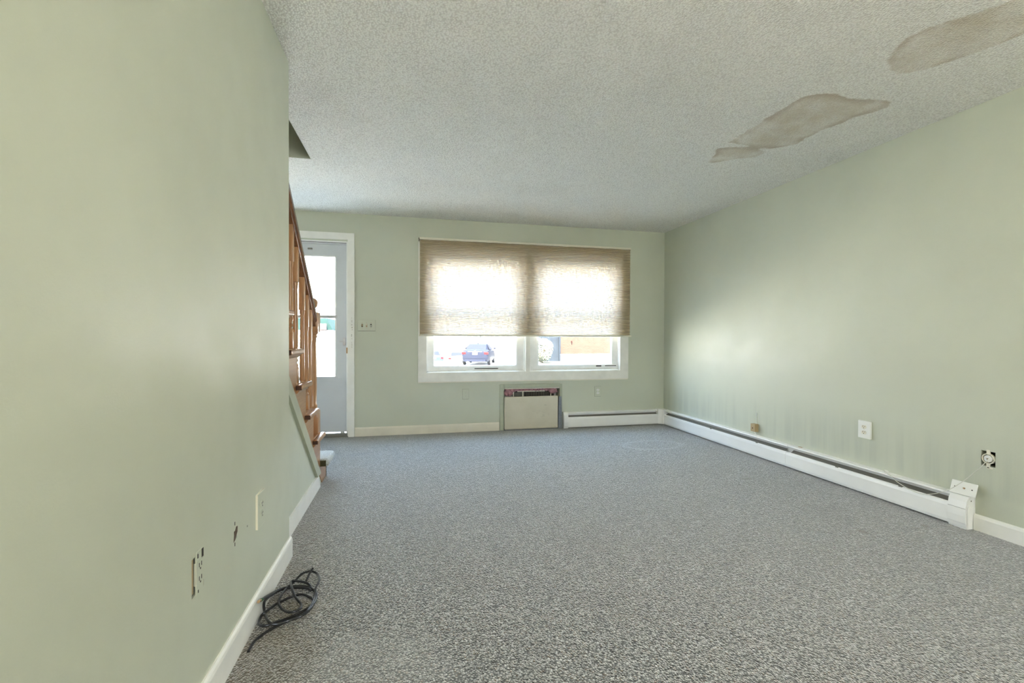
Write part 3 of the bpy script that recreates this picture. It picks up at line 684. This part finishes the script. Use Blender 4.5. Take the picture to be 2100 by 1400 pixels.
obj('cable', tube(BM(), catmull(CB, 7), .0050, 8), m_rubber, cl, smooth=True)
obj('cable_end', tube(BM(), catmull([(-0.4465, 2.1434, 0.012), (-0.4437, 2.1817, 0.018), (-0.439, 2.2048, 0.024), (-0.4329, 2.2183, 0.03)], 5), .0050, 8), m_rubber, cl, smooth=True)
a, b = Vector(CB[0]), Vector(CB[1]); dv = (a-b).normalized()
cn = obj('connector', tube(BM(), [a, a+dv*.028], .0056, 10), m_brass, cl)
obj('green_band', tube(BM(), [a-dv*.004, a+dv*.002], .0063, 10), m_green, cl)
obj('green_band', tube(BM(), [a-dv*.014, a-dv*.009], .0060, 10), m_green, cl)

# ------------------------------------------------------------------ staircase
SXF = -.641                                                    # outer face of the stringer
RY = [3.772-.2325*i for i in range(13)]; TZ = [.180+.2115*i for i in range(13)]
NS = 11
st = empty('staircase', (-1.1, 3.0, 0), 'varnished wooden staircase rising behind the left wall, with carpeted bottom step', 'staircase')
zb = lambda y: .09+.885*(3.515-y)
def stringer(xa, xb, nm):
    P_ = [(RY[0], 0.0)]
    for i in range(NS):
        P_ += [(RY[i], TZ[i]-.03), (RY[i+1], TZ[i]-.03)]
    yl = RY[NS]
    P_ += [(yl, zb(yl)), (3.617, 0.0)]
    bm = BM()
    # built column by column so that the saw-tooth outline stays clean
    for i in range(NS):
        a_, b_ = RY[i+1], RY[i]
        lo_a, lo_b = max(0, zb(a_)), max(0, zb(b_))
        pts = [(a_, lo_a)]
        if lo_a > 0 and lo_b == 0 and a_ < 3.617 < b_: pts.append((3.617, 0))
        pts += [(b_, lo_b), (b_, TZ[i]-.03), (a_, TZ[i]-.03)]
        prism(bm, pts, 'x', xa, xb)
    return obj(nm, bm, m_oak, st)
stringer(SXF-.030, SXF, 'stringer'); stringer(FX+.004, FX+.034, 'stringer')
for i in range(NS):
    obj('riser', B(FX+.034, SXF-.002, RY[i]-.018, RY[i], TZ[i]-.21, TZ[i]-.03), m_oak, st)
    if i == 0: continue
    obj('tread', B(FX+.034, SXF, RY[i+1], RY[i]+.030, TZ[i]-.03, TZ[i], .010, 3), m_oak, st)
    k = obj('return_nosing', B(SXF, SXF+.036, RY[i+1]-.034, RY[i]+.030, TZ[i]-.031, TZ[i], .010, 3), m_oak, st)
    obj('end_grain', B(SXF+.003, SXF+.033, RY[i+1]-.0348, RY[i+1]-.0335, TZ[i]-.028, TZ[i]-.003), m_endgrain, k)
    bm = BM(); prism(bm, [(SXF, TZ[i]-.050), (SXF+.006, TZ[i]-.050), (SXF+.012, TZ[i]-.040), (SXF+.020, TZ[i]-.031), (SXF, TZ[i]-.031)], 'y', RY[i+1]-.020, RY[i]+.016)
    obj('cove_moulding', bm, m_oak, st)
    obj('carpet_runner', B(FX+.16, SXF-.17, RY[i+1]-.002, RY[i]+.034, TZ[i]-.034, TZ[i]+.008, .006), m_carpet, st)
# carpeted starting step
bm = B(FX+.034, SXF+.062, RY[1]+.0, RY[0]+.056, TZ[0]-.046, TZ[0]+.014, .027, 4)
obj('carpeted_tread', bm, plain('lit_step_carpet', (.50, .52, .51), .95, spec=.1, var=.4, scale=150, bump=.8), st, label='bottom tread wrapped in grey carpet, painted paler for the light on it', smooth=True)  # paler than the floor carpet: light on the step is put into its colour
obj('carpet_end', B(SXF-.004, SXF+.040, RY[1]-.0012, RY[1]+.004, TZ[0]-.040, TZ[0]+.004, .001), plain('olive_carpet_edge', (.06, .052, .02), .9, var=.3, scale=80), st)
obj('carpet_front', B(FX+.05, SXF+.004, RY[0], RY[0]+.012, 0, TZ[0]-.04, .002), m_carpet, st)
# sage moulding under the stringer and the wall below it
bm = BM(); prism(bm, [(2.20, zb(2.20)), (3.515, .100), (3.470, .103), (3.400, .103), (2.20, zb(2.20)-.105)], 'x', SXF-.01, SXF+.012)
obj('skirt_moulding', bm, m_sage_trim, st)
bm = BM(); P_ = [(YE-.10, 0), (3.60, 0), (3.60, .02), (YE-.10, zb(YE-.10))]
prism(bm, P_, 'x', -.70, -.646); obj('wall_stairs', bm, m_wall, kind='structure')
# newel, rail, balusters
NX, NY = -.6906, 3.528
bm = BM(); hb_ = .0455
box(bm, NX-hb_, NX+hb_, NY-hb_, NY+hb_, TZ[1], .560, .004); box(bm, NX-hb_, NX+hb_, NY-hb_, NY+hb_, 1.128, 1.272, .004)
lathe(bm, [(.040, .556), (.041, .568), (.031, .580), (.034, .592), (.028, .606), (.029, .70), (.0295, .86), (.028, 1.04), (.027, 1.085), (.033, 1.094), (.033, 1.102), (.028, 1.108), (.038, 1.120), (.040, 1.13)], (NX, NY, 0), 20)
nw = obj('newel_post', bm, m_oak_v, st, smooth=True)
pr = [(.024, 1.270), (.020, 1.288), (.018, 1.300)] + [(.038*math.sin(a), 1.338-.040*math.cos(a)) for a in [PI*k/12 for k in range(2, 13)]]
obj('ball_finial', lathe(BM(), pr, (NX, NY, 0), 20), m_oak_v, nw, smooth=True)
RX = -.6806
rt = lambda y: 1.262+.905*(3.483-y)                            # top of the hand rail
rp_ = [(-.030, -.040), (-.030, -.012), (-.026, -.003), (-.014, .0), (.014, .0), (.026, -.003), (.030, -.012), (.030, -.040), (.020, -.050), (.020, -.072), (-.020, -.072), (-.020, -.050)]
bm = BM(); ya, yb_ = 3.486, .9
A = [bm.verts.new((RX+q[0], ya, rt(ya)+q[1]*1.3)) for q in rp_]; Bv = [bm.verts.new((RX+q[0], yb_, rt(yb_)+q[1]*1.3)) for q in rp_]
for i in range(len(rp_)): bm.faces.new((A[i], A[(i+1) % len(rp_)], Bv[(i+1) % len(rp_)], Bv[i]))
bm.faces.new(A); bm.faces.new(Bv[::-1])
obj('hand_rail', bm, m_oak_d, st)
for v_ in (.960, .858, .742, .565, .445, .325, .21, .09, -.03, -.15):
    y = YE+v_
    i = max(k for k in range(NS) if RY[k]+.03 > y)
    z0, z1 = TZ[i], rt(y)-.090
    L = z1-z0; bm = BM(); s_ = .0175
    box(bm, RX-s_, RX+s_, y-s_, y+s_, z0, z0+.095, .002); box(bm, RX-s_, RX+s_, y-s_, y+s_, z1-.20, z1+.02, .002)
    lathe(bm, [(.015, z0+.093), (.017, z0+.108), (.009, z0+.122), (.016, z0+.138), (.010, z0+.150), (.017, z0+.172), (.012, z0+.19), (.0165, z0+.22), (.0165, z0+.30), (.015, z0+L*.5), (.0125, z1-.24), (.016, z1-.215), (.016, z1-.198)], (RX, y, 0), 10)
    obj('baluster', bm, m_oak_v, st, smooth=True)

# ------------------------------------------------------------------ outside
G = -.75
m_pave = NT('pale_concrete_paving'); _c = m_pave.ramp(m_pave.noise(.8, 6, .6), [(.3, (.40, .395, .38)), (.7, (.52, .51, .49))]); m_pave = m_pave.set(_c, .9)
m_grass = NT('lawn_grass'); _c = m_grass.ramp(m_grass.noise(1.1, 6, .65), [(.3, (.013, .018, .003)), (.55, (.018, .022, .005)), (.75, (.028, .028, .012))]); m_grass = m_grass.set(_c, .9)
def gh(x, y):
    def ss(v, a, b): v = max(0, min(1, (v-a)/(b-a))); return v*v*(3-2*v)
    return G-.85*ss(y, 35.2, 37.6)*ss(x, -3.0, -1.6)*(1-ss(x, 5.2, 6.4))
me = bpy.data.meshes.new('ground'); gx = [-120, -40, -20, -8, -4] + [-3.2+.4*i for i in range(26)] + [8, 12, 20, 40, 120]; gy = [-60, -20, D+.13+.001] + [8, 14, 20, 26, 30, 34, 35, 35.6, 36.2, 36.8, 37.4, 38, 40, 50, 70, 120, 220]
me.from_pydata([(x, y, gh(x, y)) for y in gy for x in gx], [], [(j*len(gx)+i, j*len(gx)+i+1, (j+1)*len(gx)+i+1, (j+1)*len(gx)+i) for j in range(len(gy)-1) for i in range(len(gx)-1)])
me.materials.append(m_pave); o = bpy.data.objects.new('ground', me); C.objects.link(o); o['kind'] = 'structure'
def lawn(name, poly): obj(name, prism(BM(), poly, 'z', G-.05, G+.025), m_grass, kind='structure')
lawn('lawn_1', [(-14, 31.5), (-3.6, 31.5), (-3.2, 47), (-14, 48)])
lawn('lawn_2', [(8.3, 36.2), (10.9, 34.2), (10.9, 45), (6.8, 45), (6.6, 38.5)])
lawn('lawn_3', [(8.0, 28.6), (15.0, 30.2), (18, 33.0), (18, 35.5), (11.4, 33.3), (8.6, 31.0)])
lawn('lawn_4', [(-1.5, 33.4), (3.9, 33.4), (4.4, 35.3), (-1.5, 35.3)])
# this house: outer wall, upper storey and eaves, which shade the ground before the window
m_side = plain('house_siding', (.55, .54, .50), .8)
bm = wall_grid(BM(), lambda a, b, d_: (a, D+.14+d_*0, b), FX-3, XR+4, G, 4.9, [(WX0, WX1, WZ0, WZ1), (DX0, DX1, 0, DZ1)], .0)
bm.free()
hs = empty('wall_exterior', (0, D, 0), kind='structure')
bm = BM()
for q in ((FX-3, DX0, G, 4.9), (DX0, DX1, G, -.12), (DX0, DX1, DZ1, 4.9), (DX1, WX0, G, 4.9), (WX0, WX1, G, WZ0), (WX0, WX1, WZ1, 4.9), (WX1, XR+4, G, 4.9)):
    box(bm, q[0], q[1], D+.1415, D+.20, q[2], q[3])
obj('siding', bm, m_side, hs)
obj('roof', B(FX-3, XR+4, YB-.5, D+.52, 4.9, 5.05), m_side, hs)
bm = BM(); box(bm, XR+.06, XR+.12, YB-.2, D+.14, G, 4.9); box(bm, FX-.12, FX-.06, YB-.2, D+.14, G, 4.9)
box(bm, FX, XL, YB-.20, YB-.145, G, 4.9); box(bm, XL, XR, YB-.20, YB-.145, 2.06, 4.9); box(bm, XL, .8, YB-.20, YB-.145, G, 2.06); box(bm, 2.0, XR+.1, YB-.20, YB-.145, G, 2.06); box(bm, .8, 2.0, YB-.20, YB-.145, G, .9)
obj('siding', bm, m_side, hs)
obj('rear_deck', B(-1, 4, YB-4, YB-.2, G, -.14), m_pave, hs)

# brick house opposite
t = NT('brick_wall')
bk = t.n.new('ShaderNodeTexBrick'); bk.inputs['Scale'].default_value = 1.0; bk.inputs['Brick Width'].default_value = .24; bk.inputs['Row Height'].default_value = .095; bk.inputs['Mortar Size'].default_value = .012
bk.inputs['Color1'].default_value = (.027, .0150, .0108, 1); bk.inputs['Color2'].default_value = (.035, .0205, .0150, 1); bk.inputs['Mortar'].default_value = (.038, .029, .025, 1)
q = t.sep(); cb = t.n.new('ShaderNodeCombineXYZ'); t.l.new(q['X'], cb.inputs[0]); t.l.new(q['Z'], cb.inputs[1]); t.l.new(cb.outputs[0], bk.inputs['Vector'])
m_brick = t.set(bk.outputs['Color'], 1.0, spec=.03)
m_grey = plain('blue_grey_siding', (.009, .012, .016), .85, spec=.1, var=.2, scale=3)
m_found = plain('white_foundation', (.74, .73, .70), .85)
bh = empty('brick_house', (14, 34, G), 'brick house on a white foundation seen through the right half of the window', 'house')
obj('brick_wall', B(11.39, 24, 33.2, 40, -.18, 5.0), m_brick, bh)
obj('foundation', B(11.37, 24.02, 33.16, 40.02, G, -.18), m_found, bh)
obj('grey_wing', B(9.25, 11.38, 33.22, 39, G, 5.0), m_grey, bh)
obj('downspout', B(11.22, 11.36, 33.08, 33.20, G, 5.0), m_grey, bh)
obj('wall_lamp', B(12.24, 12.32, 33.10, 33.2, .68, .84, .02), plain('dark_red_lamp', (.012, .002, .002), .8, spec=.1), bh)
# shrub before the grey wing
m_leaf = plain('pale_variegated_leaves', (.115, .118, .085), .8, spec=.1, var=.45, scale=9)
sb = empty('garden_shrub', (9.25, 31.2, G), 'rounded pale green shrub growing against the grey end of the brick house', 'shrub')
bm = BM()
for k in range(3600):
    a_, c2 = random.uniform(0, 2*PI), random.uniform(-1, 1); rr = random.uniform(.72, 1.03)*(1+.12*math.sin(3*a_+2*c2))
    s2 = math.sqrt(1-c2*c2)
    px, py, pz = 9.25+.85*rr*s2*math.cos(a_), 31.2+.75*rr*s2*math.sin(a_), G+.90+.86*rr*c2
    if pz < G+.05: continue
    q1 = Vector((random.uniform(-1, 1), random.uniform(-1, 1), random.uniform(-1, 1))).normalized(); q2 = q1.orthogonal().normalized()
    s3 = random.uniform(.035, .075); c0 = Vector((px, py, pz))
    bm.faces.new([bm.verts.new(c0+q1*s3), bm.verts.new(c0+q2*s3*.6), bm.verts.new(c0-q1*s3), bm.verts.new(c0-q2*s3*.6)])
obj('foliage', bm, m_leaf, sb, kind='stuff')
bm = BM()
for k in range(9): tube(bm, [(9.25+random.uniform(-.15, .15), 31.2+random.uniform(-.15, .15), G-.02), (9.25+random.uniform(-.5, .5), 31.2+random.uniform(-.4, .4), G+random.uniform(.7, 1.2))], .02, 5)
obj('stems', bm, plain('shrub_stems', (.10, .07, .04), .9), sb)
# pale board fence behind the car
m_fence = plain('weathered_white_fence', (.62, .61, .60), .85)
fe = empty('board_fence', (8.0, 38.6, G), 'tall pale board fence standing behind the dark car', 'fence')
me0 = None
for k in range(20):
    if me0 is None:
        o = obj('board', B(6.36, 6.485, 38.55, 38.58, G+.06, 1.30), m_fence, fe); me0 = o
    else:
        c2 = me0.copy(); C.objects.link(c2); c2.parent = fe; c2.location = (k*.137, random.uniform(-.006, .006), random.uniform(-.015, .015))
for zz in (G+.4, .9): obj('fence_rail', B(6.3, 9.1, 38.585, 38.63, zz, zz+.09), m_fence, fe)
for k in range(3): obj('fence_post', B(6.3+1.3*k, 6.4+1.3*k, 38.63, 38.73, G, 1.3), m_fence, fe)
# green-roofed house seen through the door
m_teal = plain('teal_shingle', (.009, .0185, .0175), 1.0, spec=.03, var=.15, scale=2)
th = empty('green_roofed_house', (-11, 52, G), 'white house with a teal green roof seen through the lower door pane', 'house')
obj('wall', B(-18, -7.9, 50, 58, G, 1.76), m_found, th)
bm = BM(); prism(bm, [(-18.2, 1.75), (-7.75, 1.75), (-8.45, 3.05), (-17.5, 3.05)], 'y', 49.7, 58.3); obj('roof', bm, m_teal, th)
bm = BM(); box(bm, -9.05, -8.38, 49.3, 50, 1.85, 2.42); d0 = obj('dormer', bm, m_found, th)
obj('eave_board', B(-18.2, -7.7, 49.6, 49.8, 1.66, 1.76), plain('eave_board', (.32, .20, .18), .8), th)
obj('porch_rail', B(-18, -6.6, 48.6, 48.7, .70, .80), m_fin, th)
obj('porch_step', B(-10.0, -8.0, 48.0, 48.6, G, G+.22), m_fin, th)

# cars
m_car = plain('dark_blue_car_paint', (.0075, .0087, .0145), .6, 0, spec=.03)
m_carw = plain('white_car_paint', (.75, .75, .74), .3, coat=.4); m_carb = plain('blue_grey_car_paint', (.012, .018, .030), .5, 0, spec=.12)
m_cglass = plain('tinted_car_glass', (.009, .010, .016), .6, spec=.02)
m_tire = plain('tyre_rubber', (.009, .009, .010), .9, spec=.1); m_red = plain('red_lamp_lens', (.06, .002, .003), .4, spec=.1)
def loft(bm, secs):
    R_ = [[bm.verts.new(p_) for p_ in s_] for s_ in secs]; k = len(R_[0])
    for a_, b_ in zip(R_, R_[1:]):
        for i in range(k): bm.faces.new((a_[i], a_[(i+1) % k], b_[(i+1) % k], b_[i]))
    bm.faces.new(R_[0][::-1]); bm.faces.new(R_[-1])
def car(name, loc, rz, paint, label, group, tall=1.0):
    o = empty(name, (0, 0, 0), label, 'car', group)
    bm = BM(); S_ = []
    for (y, w, z0, z1) in ((0, .74, .42, .93), (.05, .82, .34, .97), (.25, .88, .27, 1.02), (.75, .915, .22, 1.03), (1.6, .925, .20, .99), (3.2, .92, .20, .97), (4.1, .90, .22, .90), (4.55, .82, .28, .78), (4.75, .66, .36, .66)):
        z1 *= tall
        S_.append([(-w*.90, y, z0), (-w, y, z0+.14), (-w, y, z1-.22), (-w*.95, y, z1-.05), (-w*.78, y, z1), (0, y, z1+.02), (w*.78, y, z1), (w*.95, y, z1-.05), (w, y, z1-.22), (w, y, z0+.14), (w*.90, y, z0)])
    loft(bm, S_); obj('body', bm, paint, o, smooth=True)
    bm = BM(); S_ = []
    for (y, wb, wt, z0, z1) in ((.52, .74, .66, .95, 1.01), (1.15, .80, .60, .95, 1.33), (1.55, .82, .585, .94, 1.405), (2.3, .82, .585, .92, 1.425), (2.9, .81, .58, .92, 1.34), (3.75, .76, .70, .86, .96)):
        z0 *= tall; z1 *= tall
        S_.append([(-wb, y, z0), (-(wb+wt)/2-.02, y, (z0+z1)/2), (-wt, y, z1-.02), (-wt*.7, y, z1), (wt*.7, y, z1), (wt, y, z1-.02), ((wb+wt)/2+.02, y, (z0+z1)/2), (wb, y, z0)])
    loft(bm, S_); obj('cabin', bm, paint, o, smooth=True)
    bm = BM(); T = tall
    P_ = [(-.66, .56, 1.035*T), (.66, .56, 1.035*T), (.55, 1.17, 1.355*T), (-.55, 1.17, 1.355*T)]
    bm.faces.new([bm.verts.new(q) for q in P_]); obj('rear_window', bm, m_cglass, o)
    for sgn in (-1, 1):
        bm = BM(); P_ = [(sgn*.842, 1.0, 1.02*T), (sgn*.842, 3.3, 1.0*T), (sgn*.645, 2.65, 1.33*T), (sgn*.630, 1.5, 1.36*T)]
        bm.faces.new([bm.verts.new(q) for q in P_]); obj('side_window', bm, m_cglass, o)
        obj('tail_light', B(sgn*.60, sgn*.86, -.012, .16, .74*T, .90*T, .02), m_red, o)
        obj('wing_mirror', B(sgn*.93, sgn*1.10, 2.85, 2.97, 1.0*T, 1.13*T, .03), paint, o)
        for yy in (.95, 3.75):
            Mw = Matrix.Translation((sgn*.83, yy, .32)) @ Matrix.Rotation(PI/2, 4, 'Y')
            w_ = obj('wheel', lathe(BM(), [(.12, -.1), (.28, -.1), (.32, -.07), (.32, .07), (.28, .1), (.12, .1)], (0, 0, 0), 24, Mw), m_tire, o, smooth=True)
            obj('hub', lathe(BM(), [(0, -.102), (.2, -.102), (.2, .102), (0, .102)], (0, 0, 0), 16, Mw), m_chrome, w_)
    obj('license_plate', B(-.16, .16, -.016, .004, .72*T, .87*T), m_plate, o)
    obj('emblem', lathe(BM(), [(0, 0), (.06, 0), (.05, .012), (0, .014)], (0, 0, 0), 14, Matrix.Translation((0, .03, .945*T)) @ Matrix.Scale(.6, 4, (0, 0, 1)) @ Mx), m_plate, o)
    obj('trim_bar', B(-.45, .45, -.012, .006, .905*T, .925*T), m_chrome, o)
    obj('lower_bumper', B(-.70, .70, -.03, .2, .26, .40, .03), paint, o)
    bm = BM(); box(bm, -.03, .03, 1.5, 1.66, 1.40*T, 1.46*T, .02); obj('roof_antenna', bm, paint, o)
    o.location = loc; o.rotation_euler = (0, 0, rz)
    return o
car('parked_car', (4.12, 29.0, G), -math.radians(16), m_car, 'dark blue sedan parked beyond the window, seen from behind', 'parked cars')
car('parked_car', (4.15, 39.5, G-.85), -math.radians(4), m_carw, 'white car parked to the left of the dark sedan, half hidden by it', 'parked cars')
car('parked_car', (2.10, 40.2, G-.85), math.radians(6), m_carb, 'blue-grey car at the far left of the view under the shade', 'parked cars', 1.04)
# yard light behind the car
yl_ = empty('yard_light', (6.19, 40, G), 'small dark lamp head on a pale post beyond the car roof', 'lamp post')
obj('post', B(6.15, 6.23, 39.96, 40.04, G-.02, 1.0), m_found, yl_)
obj('lamp_head', B(6.13, 6.25, 39.94, 40.06, 1.0, 1.28, .02), m_grey, yl_)
